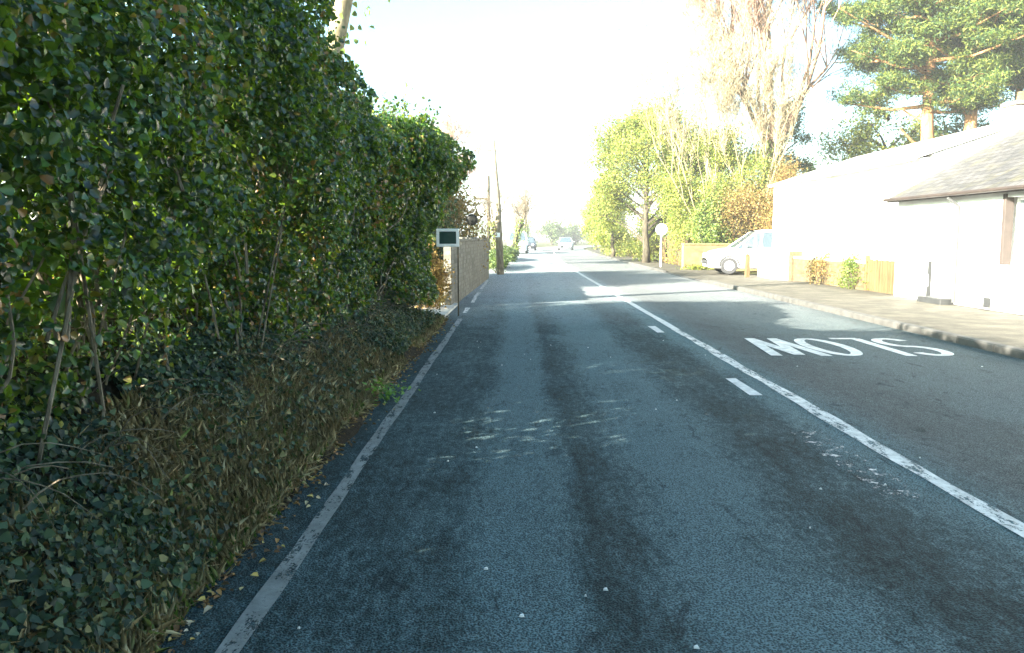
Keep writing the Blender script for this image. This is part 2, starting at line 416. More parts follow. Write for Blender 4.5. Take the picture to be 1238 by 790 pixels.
for n, y0, y1, mode, s in [(120000, 2.2, 9.5, 'front', .043), (60000, 9.5, 15.0, 'front', .053), (9000, -8, 2.2, 'front', .12),
                           (15000, 2.2, 9.5, 'top', .065), (22000, 9.5, 15.0, 'top', .065), (7000, -8, 2.2, 'top', .13),
                           (20000, 2.2, 14.8, 'back', .10), (16000, -8, 2.2, 'back', .15), (7000, 14, 15, 'end', .065),
                           (34000, 2.2, 14.9, 'in', .085), (22000, -8, 2.2, 'in', .14)]:
    P, N = hedge_pts(n, y0, y1, mode, rng); PP.append(P); NN.append(N); SS.append(np.full(len(P), s) * rng.uniform(.45, 1.55, len(P)))
# loose shoots that stick out of the outline
sp = []; sn = []
stw = MB()
for i in range(120):
    Y = rng.uniform(3.2, 15.3); x = float(Xf(np.array([Y]), Hh(np.array([Y])))[0]) - rng.uniform(-.1, .6); z = float(Hh(Y)) - .1
    d = Vector((rng.uniform(-.1, .6), rng.uniform(-.3, .5), 1)).normalized(); L = rng.uniform(.15, .45); p0 = Vector((x, Y, z))
    stw.tube([p0 - d * .3 - inv, p0 + d * L * .5 - inv, p0 + d * L - inv], [.006, .004, .002], 4)
    for k in range(int(L * 36)):
        q = p0 + d * rng.uniform(0, L); sp.append([q.x + rng.normal(0, .035), q.y + rng.normal(0, .035), q.z]); sn.append(rng.normal(size=3) + [0, 0, .8])
# overhanging sprays at the top of the near part
for i in range(16):
    Y = rng.uniform(5.8, 8.2); p0 = Vector((-2.0, Y, rng.uniform(3.35, 3.9))); d = Vector((rng.uniform(.5, 1), rng.uniform(-.2, .4), rng.uniform(-.1, .35))).normalized(); L = rng.uniform(.2, .55)
    stw.tube([p0 - d * .3 - inv, p0 + d * L - inv], [.008, .003], 4)
    for k in range(int(L * 70)):
        q = p0 + d * rng.uniform(0, L); sp.append([q.x + rng.normal(0, .06), q.y + rng.normal(0, .06), q.z + rng.normal(0, .06)]); sn.append(rng.normal(size=3) + [0, 0, .8])
PP.append(np.array(sp)); NN.append(np.array(sn)); SS.append(np.full(len(sp), .06))
P = np.concatenate(PP); leaves("foliage", loc(P), np.concatenate(NN), np.concatenate(SS), .78, M['hedge'], rng, hedge)
stw.build("shoots", M['twig'], hedge)
rg = random.Random(8); bm_ = MB()
for i in range(210):
    Y = rg.uniform(2.4, 15); x = rg.uniform(-2.9, -2.0) if i % 3 else rg.uniform(-2.1, -1.9)
    p = Vector((x, Y, .35 + .3 * rg.random())); d = Vector((rg.uniform(-.3, .35), rg.uniform(-.4, .4), 1)).normalized()
    pts = [p.copy()]; r = rg.uniform(.005, .016); L = 5
    for k in range(9):
        d = (d + Vector((rg.uniform(-.35, .35), rg.uniform(-.4, .4), rg.uniform(-.1, .35)))).normalized()
        p = p + d * rg.uniform(.12, .34); pts.append(p.copy())
        if rg.random() < .5 and p.x < float(Xf(np.array([p.y]), np.array([p.z]))[0]) - .25 and p.z < Hh(p.y) - .5:
            q = p.copy(); e = (d + Vector((rg.uniform(-.5, 1.2), rg.uniform(-1, 1), rg.uniform(-.5, .5)))).normalized(); qs = [q.copy()]
            for m in range(4): e = (e + Vector((rg.uniform(-.3, .3), rg.uniform(-.3, .3), rg.uniform(-.3, .2)))).normalized(); q = q + e * rg.uniform(.06, .16); qs.append(q.copy())
            bm_.tube([w - inv for w in qs], [r * .4, r * .35, r * .3, r * .22, .0015], 4)
    lim = [w for w in pts if w.z < Hh(w.y) - .3 and w.x < float(Xf(np.array([w.y]), np.array([w.z]))[0]) - .02]
    if len(lim) > 2: bm_.tube([w - inv for w in lim], [r * (1 - .07 * k) for k in range(len(lim))], 5)
for i in range(70):      # bare arching stems over the bank
    Y = rg.uniform(2.8, 13); p = Vector((rg.uniform(-2.2, -1.75), Y, float(bank_z(np.array([-1.95]), np.array([Y]))[0]) + .05)); d = Vector((rg.uniform(.1, .6), rg.uniform(-.6, .6), 1)).normalized(); pts = [p.copy()]; st_ = rg.uniform(.05, .11)
    for k in range(rg.randint(5, 9)): d = (d + Vector((rg.uniform(0, .2), rg.uniform(-.25, .25), -rg.uniform(.15, .4)))).normalized(); p = p + d * st_; pts.append(p.copy())
    bm_.tube([w - inv for w in pts], [.0045 - .0004 * k for k in range(len(pts))], 4)
bm_.build("branches", M['stem'], hedge)

# bank cover
def bank_pts(n, x0, x1, y0, y1, seed, thr, f=1.5):
    r = np.random.default_rng(seed); x = r.uniform(x0, x1, n); Y = r.uniform(y0, y1, n)
    P = np.stack([x, Y, bank_z(x, Y)], 1); k = snoise(P * [1, 1, 0], seed, f) < thr
    return P[k], r
P, r_ = bank_pts(62000, -2.35, -1.38, 2.2, 15, 21, .42, 2.6)
straw = (P[:, 0] > -1.86 + .1 * np.sin(P[:, 1] * 5)) & (P[:, 1] > 3.7) & (P[:, 1] < 9.5); P = P[~straw | (r_.random(len(P)) < .22)]
P[:, 2] += .02 + r_.exponential(.04, len(P)); N = np.stack([r_.normal(.6, .6, len(P)), r_.normal(0, .6, len(P)), r_.normal(.7, .45, len(P))], 1)
stuff(leaves("ivy_ground_cover", P, N, r_.uniform(.016, .046, len(P)), .9, M['ivy'], r_, shape='ivy'), "dark ivy creeping over the bank below the hedge", "ivy")
P, r_ = bank_pts(70000, -2.1, -1.30, 2.4, 15, 33, .22, 2.0)
P2, _ = bank_pts(34000, -1.95, -1.32, 3.7, 9.5, 34, .62, 2.4); P = np.concatenate([P, P2])
N = np.stack([r_.normal(1, .6, len(P)), r_.normal(0, .8, len(P)), r_.normal(.3, .3, len(P))], 1)
A = np.stack([r_.normal(.55, .35, len(P)), r_.normal(0, .5, len(P)), r_.normal(.25, .55, len(P))], 1); L = r_.uniform(.05, .22, len(P))
P[:, 2] += .02
stuff(leaves("dead_grass", P, N, L, .014, M['dead'], r_, shape='blade', axis=A, bend=.45), "pale dead grass hanging over the foot of the bank", "grass")
M['green_grass'] = m_leaf("green_grass", [(0, (.03, .07, .015)), (1, (.09, .16, .03))], .6, .3, (.3, .5, .05), .3)
P, r_ = bank_pts(9000, -1.75, -1.30, 3.0, 15, 41, -.28, 1.2)
P[:, 2] += .03; N = np.stack([r_.normal(1, .6, len(P)), r_.normal(0, .8, len(P)), r_.normal(.2, .3, len(P))], 1)
A = np.stack([r_.normal(.3, .3, len(P)), r_.normal(0, .4, len(P)), r_.normal(.9, .3, len(P))], 1)
stuff(leaves("green_grass", P, N, r_.uniform(.05, .13, len(P)), .06, M['green_grass'], r_, shape='blade', axis=A, bend=.5), "short green grass tufts at the foot of the bank", "grass")
P, r_ = bank_pts(2600, -1.9, -1.25, 2.4, 15.5, 51, 2)
x = -1.34 + np.abs(r_.normal(0, .09, 500)); Y = r_.uniform(2.4, 15, 500); P = np.concatenate([P + [0, 0, .03], np.stack([x, Y, np.full(500, .012)], 1)])
x = r_.uniform(-1, 5.5, 50); Y = r_.uniform(2, 25, 50); 
N = np.stack([r_.normal(.2, .35, len(P)), r_.normal(0, .35, len(P)), r_.normal(1, .2, len(P))], 1)
stuff(leaves("fallen_leaves", P, N, r_.uniform(.02, .045, len(P)), .75, M['litter'], r_, fold=.3), "brown and yellow fallen leaves scattered on bank and road edge", "leaves")
# pale chippings lying on the road
M['chip'] = m_flat("pale_chipping", (.7, .7, .66), .7)
cb = MB(); rg = random.Random(5)
for i in range(46):
    x, y = (rg.uniform(-.9, 5.8), rg.uniform(2.6, 12)) if i > 3 else [(-.14, 3.62), (.02, 3.15), (.38, 3.4), (.66, 2.9)][i]
    r = rg.uniform(.004, .010) if i > 3 else .011
    cb.add([(x-r,y-r*.7,.001),(x+r,y-r,.001),(x+r*.8,y+r,.001),(x-r*.7,y+r*.9,.001),(x-r*.6,y-r*.5,.008),(x+r*.6,y-r*.6,.007),(x+r*.5,y+r*.6,.009),(x-r*.4,y+r*.5,.007)],
           [(4,5,6,7),(0,1,5,4),(1,2,6,5),(2,3,7,6),(3,0,4,7)])
stuff(cb.build("loose_chippings", M['chip']), "small pale stone chippings lying on the road", "stones")

# bright weed at the road edge
wd = empty("weed", (-1.2, 7.5, 0), "small bright green weed growing at road edge under the hedge", "weed")
nn = 90; P = rng.normal(size=(nn, 3)) * [.09, .11, .05] + [0, 0, .09]; P[:, 2] = np.abs(P[:, 2])
M['weed'] = m_leaf("weed_leaf", [(0, (.06, .15, .03)), (1, (.16, .30, .05))], .5, .35, (.4, .7, .05))
leaves("foliage", P, rng.normal(size=(nn, 3)) * .5 + [.2, 0, 1], .055, .6, M['weed'], rng, wd)
wb = MB()
for i in range(9): a = i * .7; wb.tube([(0, 0, 0), (math.cos(a) * .05, math.sin(a) * .06, .07), (math.cos(a) * .11, math.sin(a) * .13, .11)], [.004, .003, .001], 4)
wb.build("stem", M['weed'], wd)

# ------------------------------------------------------------------ trees
def grow(mb, tips, rg, p, d, r, L, depth, spread=.5, up=.25, nb=(2, 4), segs=4, wig=.12, taper=.55, tipmin=0):
    pts = [p.copy()]; rad = [r]; sub = []
    for k in range(segs):
        d = (d + Vector((rg.gauss(0, wig), rg.gauss(0, wig), rg.gauss(0, wig) + up * .2))).normalized()
        p = p + d * L / segs; pts.append(p.copy()); rad.append(r * (1 - (1 - taper) * (k + 1) / segs))
        if depth > 0 and k >= 1: sub.append((p.copy(), d.copy(), rad[-1]))
        if depth <= tipmin: tips.append(tuple(p))
    mb.tube(pts, rad, 8 if r > .12 else (5 if r > .03 else 3), caps=False)
    if depth > 0:
        for (q, dd, rr) in sub:
            for j in range(rg.randint(*nb) if q is sub[-1][0] else rg.randint(0, nb[1] - 1)):
                v = Vector((rg.gauss(0, 1), rg.gauss(0, 1), rg.gauss(0, .6) + up)).normalized()
                e = (dd * (1 - spread) + v * spread).normalized()
                grow(mb, tips, rg, q, e, rr * rg.uniform(.45, .7), L * rg.uniform(.5, .75), depth - 1, spread, up, nb, segs, wig, taper, tipmin)
def crown_leaves(name, pts, rg, n, spr, size, aspect, mat, parent, shape='ovate', updir=.5):
    pts = np.array(pts); i = rg.integers(0, len(pts), n)
    P = pts[i] + rg.normal(size=(n, 3)) * spr
    N = rg.normal(size=(n, 3)) + [0, 0, updir]
    return leaves(name, P, N, size * rg.uniform(.6, 1.4, n), aspect, mat, rg, parent, shape)
M['bark'] = m_bark("bark", (.025, .021, .015), (.09, .075, .05), 10)
M['pale_bark'] = m_bark("pale_bark", (.13, .105, .06), (.30, .25, .16), 10)
M['red_twig'] = m_bark("reddish_twig", (.15, .085, .055), (.30, .19, .14), 6)
M['pine_bark'] = m_bark("pine_bark", (.16, .075, .035), (.48, .26, .11), 9)
M['yg'] = m_leaf("yellow_green_leaf", [(0, (.05, .09, .015)), (.5, (.14, .19, .03)), (1, (.33, .31, .06))], .55, .35, (.6, .6, .08), .4)
M['rust'] = m_leaf("rusty_leaf", [(0, (.09, .055, .02)), (.5, (.22, .14, .05)), (.85, (.34, .26, .08)), (1, (.12, .15, .04))], .6, .35, (.6, .4, .1), .3)
M['pine'] = m_leaf("pine_needle", [(0, (.008, .028, .010)), (.45, (.034, .070, .013)), (1, (.15, .165, .025))], .55, .15, (.3, .4, .05), .3, big=.9)
M['dark_leaf'] = m_leaf("dark_leaf", [(0, (.015, .035, .012)), (.6, (.05, .085, .02)), (1, (.11, .14, .03))], .5, .2, (.3, .4, .05), .4)
M['ivygreen'] = m_leaf("tree_ivy", [(0, (.04, .08, .015)), (.6, (.10, .15, .025)), (1, (.24, .25, .05))], .5, .3, (.4, .5, .05), .4)

def bare_tree(name, x, y, h, r, seed, label, bark='pale_bark', twig='red_twig', lean=(0, 0), trunk_frac=.35, depth=3, spread=.42, up=.6, ivy=0, group=None, limbs=5, dens=(2, 3), cat="tree", fan=1500, fanlen=.6):
    rg = random.Random(seed); t = empty(name, (x, y, 0), label, cat, group)
    tb = MB(); th = h * trunk_frac; top = Vector((lean[0] * th, lean[1] * th, th))
    pts = [Vector((0, 0, -.1)), Vector((lean[0]*th*.2, lean[1]*th*.2, th*.3)), Vector((lean[0]*th*.55, lean[1]*th*.55, th*.65)), top]
    tb.tube([p + Vector((rg.gauss(0, r*.3), rg.gauss(0, r*.3), 0)) for p in pts[:-1]] + [top], [r * 1.35, r, r * .85, r * .7], 10)
    tb.build("trunk", M[bark], t, True)
    cb = MB(); tips = []
    for k in range(limbs):
        a = 2 * math.pi * k / limbs + rg.uniform(-.4, .4); s = rg.uniform(.25, .7) * (1.6 if h > 15 else 1) if k else .08
        d = Vector((math.cos(a) * s + lean[0], math.sin(a) * s + lean[1], 1)).normalized()
        grow(cb, tips, rg, top - Vector((0, 0, r * .5 + rg.uniform(0, .12) * th * (k > 0))), d, r * rg.uniform(.28, .42), (h - th) * rg.uniform(.5, .65), depth, spread, up, dens)
    nr = np.random.default_rng(seed)
    tp = tips if len(tips) < fan else [tips[i] for i in nr.choice(len(tips), fan, False)]
    for p in tp:
        for q in range(3):
            e = Vector((rg.gauss(0, .45), rg.gauss(0, .45), rg.uniform(.3, 1))).normalized() * rg.uniform(.35, 1.0) * fanlen; p0 = Vector(p)
            cb.tube([p0, p0 + e * .5 + Vector((rg.gauss(0, .04), rg.gauss(0, .04), .03)), p0 + e], [.011, .008, .004], 3, False)
    cb.build("crown", M[twig], t)
    if ivy:
        g = np.random.default_rng(seed); n = int(ivy); z = g.random(n) * th * 1.1; a = g.uniform(0, 6.28, n); rr = r * 1.1 + g.exponential(.12, n)
        P = np.stack([np.cos(a) * rr + lean[0] * z, np.sin(a) * rr + lean[1] * z, z], 1)
        leaves("ivy", P, np.stack([np.cos(a), np.sin(a), g.normal(.3, .4, n)], 1), .13, .8, M['ivygreen'], g, t, 'ivy')
    return t
def leafy_tree(name, x, y, h, r, seed, label, leaf, n=16000, size=.12, crown_r=2.5, base=.3, bark='bark', group=None, dens=1.0, spr=.22, squash=1.0, cat="tree", cl=26):
    """clumps of leaves carried on real limbs, scattered through a lumpy crown volume"""
    rg = random.Random(seed); g = np.random.default_rng(seed); t = empty(name, (x, y, 0), label, cat, group)
    tb = MB(); th = h * base
    tb.tube([(0, 0, -.1), (rg.uniform(-.1, .1), 0, th * .5), (rg.uniform(-.1, .1), .05, th), (0, 0, h * .72)], [r * 1.3, r, r * .85, r * .3], 8)
    tb.build("trunk", M[bark], t, True)
    lb = MB(); pts = []
    for k in range(cl):
        z = th + (h - th) * rg.random() ** .85; f = math.sin(math.pi * min(.95, max(.12, (z - th * .7) / (h - th * .7)))) ** .6
        a = rg.uniform(0, 6.28); rr = crown_r * f * rg.uniform(.45, 1.0)
        c = Vector((math.cos(a) * rr, math.sin(a) * rr, z)); b = Vector((0, 0, max(th * .6, z - rr * .7)))
        m = (b + c) / 2 + Vector((rg.gauss(0, .15), rg.gauss(0, .15), .1))
        lb.tube([b, m, c], [r * .35, r * .2, r * .06], 4, False)
        cr = crown_r * rg.uniform(.20, .38)
        for j in range(14):
            v = Vector((rg.gauss(0, 1), rg.gauss(0, 1), rg.gauss(0, .75) * squash)).normalized() * cr * rg.uniform(.4, 1)
            pts.append(tuple(c + v)); lb.tube([c, c + v], [r * .06, .006], 3, False)
    lb.build("limbs", M[bark], t)
    crown_leaves("crown", pts, g, n, spr, size, .65, M[leaf], t)
    return t
def bush(name, x, y, w, d, h, seed, label, leaf, n=9000, size=.07, group=None, z0=0, cat="bush", spr=.10, twigs=50):
    g = np.random.default_rng(seed); rg = random.Random(seed); t = empty(name, (x, y, z0), label, cat, group)
    k = 60; a = g.uniform(0, 6.28, k); zz = g.random(k) ** .8; rr = np.sqrt(g.random(k)) * np.sqrt(np.clip(1 - (zz - .25) ** 2 / .6, .1, 1))
    pts = np.stack([np.cos(a) * rr * w / 2, np.sin(a) * rr * d / 2, .08 + zz * (h - .15)], 1)
    sb = MB()
    for i in range(twigs):
        c = pts[i % k] * g.uniform(.9, 1.15); sb.tube([(c[0]*.15, c[1]*.15, 0), (c[0]*.6, c[1]*.5, c[2]*.55), tuple(c)], [.018, .012, .004], 4, False)
    sb.build("stems", M['twig'], t)
    crown_leaves("foliage", pts, g, n, [w * spr, d * spr, h * spr], size, .65, M[leaf], t)
    return t

# leaning ivy-grown trunk over the hedge and trees hidden behind it that cast the shade
lt = bare_tree("leaning_tree", -4.55, 16.6, 12, .21, 61, "bare tree with leaning mossy trunk rising behind the hedge", 'pale_bark', 'twig', lean=(.21, .1), trunk_frac=.80, depth=2, limbs=4, ivy=250)
leafy_tree("evergreen_tree", -9.5, -5.5, 8, .22, 63, "tall evergreen behind the nearest end of the hedge", 'dark_leaf', 9000, .2, 2.6, .2)
leafy_tree("evergreen_tree", -9.0, 8.0, 5.6, .16, 66, "evergreen in the garden behind the middle of the hedge", 'dark_leaf', 9000, .16, 1.8, .2)

# left side beyond the drive
bush("autumn_shrub", -2.55, 19.4, 1.8, 2.0, 1.45, 71, "yellow leaved garden shrub in the gap beside the white framed sign", 'rust', 5000, .07)
bush("autumn_shrub", -2.7, 27.5, 3.2, 4.5, 3.3, 72, "orange brown bush showing above the stone wall left of the pole", 'rust', 9000, .085)
for i, (x, y, h, lab) in enumerate([(-3.5, 23.3, 4.1, "tall laurel nearest the drive, behind the stone wall"), (-3.4, 25.8, 4.3, "tall laurel behind the middle of the stone wall"), (-3.4, 27.4, 4.0, "tall laurel behind the far half of the stone wall"), (-3.2, 30.6, 3.6, "last tall laurel behind the stone wall")]):
    bush("laurel", x, y, 2.4, 3.4, h, 170 + i, lab, 'dark_leaf', 15000, .12, "laurels behind the stone wall", spr=.12)
bush("autumn_shrub", -1.95, 16.95, 1.0, .9, 1.25, 73, "yellow and brown leaved shrub directly under the white framed sign", 'rust', 4500, .06)
# boundary wall beyond the drive
M['pole_wood'] = m_bark('pole_wood', (.11, .09, .065), (.28, .24, .17), 14)
def mat_fence(name, a, b):
    t = NT(name); n = t.noise(t.pos((9, 9, .5)), 1.5, 6, .7); m = t.noise(t.pos(), 1.2, 4)
    c = t.ramp(t.math('ADD', t.math('MULTIPLY', n, .6), t.math('MULTIPLY', m, .4)), [(.35, a), (.65, b)])
    return t.done(t.bsdf(c, .85, n, .5, .01, .2))
M['fence_wood'] = mat_fence("weathered_fence_wood", (.13, .12, .10), (.30, .275, .235))
M['fence_warm'] = mat_fence("warm_fence_wood", (.055, .038, .018), (.14, .095, .044))
def fence(name, p0, p1, h, label, mat, n=6, bw=.13, parent_cat="fence", post=.1):
    a, b = Vector(p0), Vector(p1); L = (b - a).length; t = empty(name, tuple(a), label, parent_cat, None, math.atan2(b.y - a.y, b.x - a.x))
    pl = L / n
    for i in range(n):
        s = pl * i + post * .6; e = pl * (i + 1) - post * .6; mb = MB(); k = int((e - s) / bw); w = (e - s) / k
        for j in range(k):
            o = .012 if j % 2 else -.012
            mb.box(s + w * j + .004, s + w * (j + 1) - .004 + .01, o - .009, o + .009, .06, h - .06 - .02 * math.sin(j * 5.1 + i))
        mb.box(s, e, -.05, -.022, .3, .38).box(s, e, -.05, -.022, h - .4, h - .32)
        mb.build("panel", mat, t)
    for i in range(n + 1): MB().box(pl * i - post / 2, pl * i + post / 2, -post / 2, post / 2, -.1, h, .012).build("post", M['pole_wood'] if n == 6 else mat, t)
    return t
def mat_rubble():
    t = NT("grey_stone_wall"); g = t.n("NewGeometry"); s_ = t.n("SeparateXYZ", {0: g.outputs["Position"]})
    v = t.n("CombineXYZ", {0: t.math('ADD', s_.outputs[0], s_.outputs[1]), 1: s_.outputs[2], 2: 0.0}).outputs[0]
    v = t.mix(.06, v, t.n("TexNoise", {"Vector": t.pos(), "Scale": 3.0}).outputs[1])
    br = t.n("TexBrick", {"Vector": v, "Color1": (.12, .11, .085, 1), "Color2": (.20, .185, .15, 1), "Mortar": (.13, .12, .10, 1), "Scale": 1.0, "Mortar Size": .010, "Brick Width": .24, "Row Height": .09})
    st = t.ramp(t.noise(t.pos((3, 3, .5)), 1.6, 7, .7), [(.3, .55), (.65, 1.25)])
    return t.done(t.bsdf(t.mix(1, br.outputs[0], st, 'MULTIPLY'), .9, t.noise(t.pos(), 18, 7, .7), .8, .02, .2))
M['rubble'] = mat_rubble()
sw = empty("stone_wall", (-1.5, 17.75, 0), "pale grey stone wall on the left past the drive", "wall", None, math.atan2(12.75, .38))
w_ = MB(); nseg = 26; L_ = 12.75; vs = []
for i in range(nseg + 1):
    x = L_ * i / nseg; z = 1.40 + .03 * math.sin(i * 1.9) + .02 * math.sin(i * 4.3)
    vs += [(x, -.09, -.1), (x, -.085, z), (x, .07, z), (x, .075, -.1)]
fs_ = [(3, 2, 1, 0), (nseg*4, nseg*4+1, nseg*4+2, nseg*4+3)]
for i in range(nseg):
    for k in range(3): fs_.append((i*4+k, i*4+k+1, i*4+4+k+1, i*4+4+k))
w_.add(vs, fs_).build("stonework", M['rubble'], sw)
cp = MB(); rgc = random.Random(4)
for i in range(34): cp.box(L_*i/34 + .004, L_*(i+1)/34 - .004, -.10, .085, 1.37 + rgc.uniform(0, .02), 1.47 + rgc.uniform(-.02, .04), .015)
cp.build("coping", M['rubble'], sw)
# low dark hedges by the pole
bush("low_hedge", -.95, 41, .9, 9.5, .8, 74, "low dark clipped hedge just past the telegraph pole", 'dark_leaf', 9000, .08)
bush("low_hedge", -.6, 55, 1.1, 10, .85, 75, "low dark hedge in front of the parked white van", 'dark_leaf', 6000, .1)

# white framed sign at the end of the hedge
M['white_paint'] = m_flat("white_gloss_paint", (.80, .80, .78), .45, .06, 8, .05)
M['sign_green'] = m_flat("dark_green_face", (.018, .05, .04), .25, .3, 3, .02)
M['steel'] = m_flat("galvanised_steel", (.42, .43, .43), .45, .15, 9, .05, .7)
M['rubber'] = m_flat("black_rubber", (.03, .03, .032), .75, .2)
M['pole_wood'] = m_bark("pole_wood", (.11, .09, .065), (.28, .24, .17), 14)
sg = empty("framed_sign", (-1.21, 15.75, 0), "white framed rectangular sign with dark green face at hedge end", "sign")
f = MB(); f.box(-.315, .115, -.02, .02, 1.32, 1.375, .006).box(-.315, .115, -.02, .02, 1.605, 1.66, .006).box(-.315, -.26, -.0195, .0195, 1.374, 1.606).box(.06, .115, -.0195, .0195, 1.374, 1.606)
f.build("frame", M['white_paint'], sg)
MB().box(-.262, .062, -.008, .008, 1.372, 1.608).build("face", M['sign_green'], sg)
MB().tube([(.09, .045, -.1), (.09, .045, 1.64)], .015, 10).build("post", M['bark'], sg)
# round mirror with dark face
M['dark_mirror'] = m_flat('dark_mirror', (.006, .006, .005), .5, .2, spec=.2)
rm = empty("round_mirror", (-1.22, 22.6, 0), "round dark faced traffic mirror on a thin post behind the framed sign", "mirror")
md = MB(); seg = 24
ring = [(.13 * math.cos(2*math.pi*k/seg), -.02, 1.97 + .13 * math.sin(2*math.pi*k/seg)) for k in range(seg)]
ring2 = [(.13 * math.cos(2*math.pi*k/seg), .03, 1.97 + .13 * math.sin(2*math.pi*k/seg)) for k in range(seg)]
md.tube([(0, .04, 1.97), (0, -.02, 1.97), (0, -.035, 1.97)], [.12, .16, .15], 24).build("rim", M['dark_mirror'], rm)
md2 = MB().tube([(0, -.036, 1.97), (0, -.045, 1.97), (0, -.052, 1.97)], [.14, .10, .02], 24); md2.build("mirror_face", M['dark_mirror'], rm, True)
MB().tube([(-.1, .08, -.1), (-.1, .08, 1.7), (-.02, .05, 1.95)], .026, 8).build("post", M['bark'], rm)

# telegraph pole
tp = empty("telegraph_pole", (-.66, 33.5, 0), "tall wooden telegraph pole leaning slightly on the left verge", "pole")
MB().tube([(0, 0, -.3), (-.09, 0, 2.5), (-.3, .1, 5.35)], [.16, .125, .075], 12).build("shaft", M['pole_wood'], tp, True)
MB().box(-.55, -.02, .05, .12, 4.9, 4.98, .01).build("crossarm", M['pole_wood'], tp)
for xx in (-.5, -.08): MB().tube([(xx, .085, 4.98), (xx, .085, 5.03), (xx, .085, 5.09)], [.02, .04, .025], 8).build("insulator", M['white_paint'], tp)
MB().box(-.2, -.02, -.16, -.125, 1.5, 1.68, .005).build("number_plate", M['white_paint'], tp)
# farther pole with crossarm
tp2 = empty("telegraph_pole", (-1.9, 56, 0), "short dark distant pole with a crossarm seen left of the leaning pole", "pole")
MB().tube([(0, 0, -.3), (0, 0, 5.6)], [.13, .08], 8).build("shaft", M['bark'], tp2, True)
MB().box(-.9, .1, -.06, .06, 4.0, 4.12).build("crossarm", M['bark'], tp2)

# bare lopped trees, left, far
for i, (x, y, h, ln, lab) in enumerate([(-.6, 52, 4.0, (-.1, 0), "lopped bare roadside tree nearest the telegraph pole"), (.2, 62, 4.6, (.28, .1), "lopped bare tree whose thick limb leans over the road"),
        (.6, 74, 4.2, (0, 0), "thin upright bare tree behind the leaning lopped one"), (1.3, 90, 4.6, (.05, 0), "bare tree behind the parked white van"), (1.9, 108, 5.2, (0, 0), "farthest bare tree on the left side of the road")]):
    bare_tree("bare_tree", x - .6 + .0, y, h * 1.12, .17, 80 + i, lab, 'bark', 'twig', ln, .5, 2, .4, .5, 300, "bare trees along the left of the road", 6, fan=70, fanlen=.6)
bare_tree("bare_tree", -3.6, 44, 6.2, .15, 87, "pale bare garden tree behind the orange brown bush", 'pale_bark', 'red_twig', (0, 0), .3, 3, .5, .3, 0, None, 5)

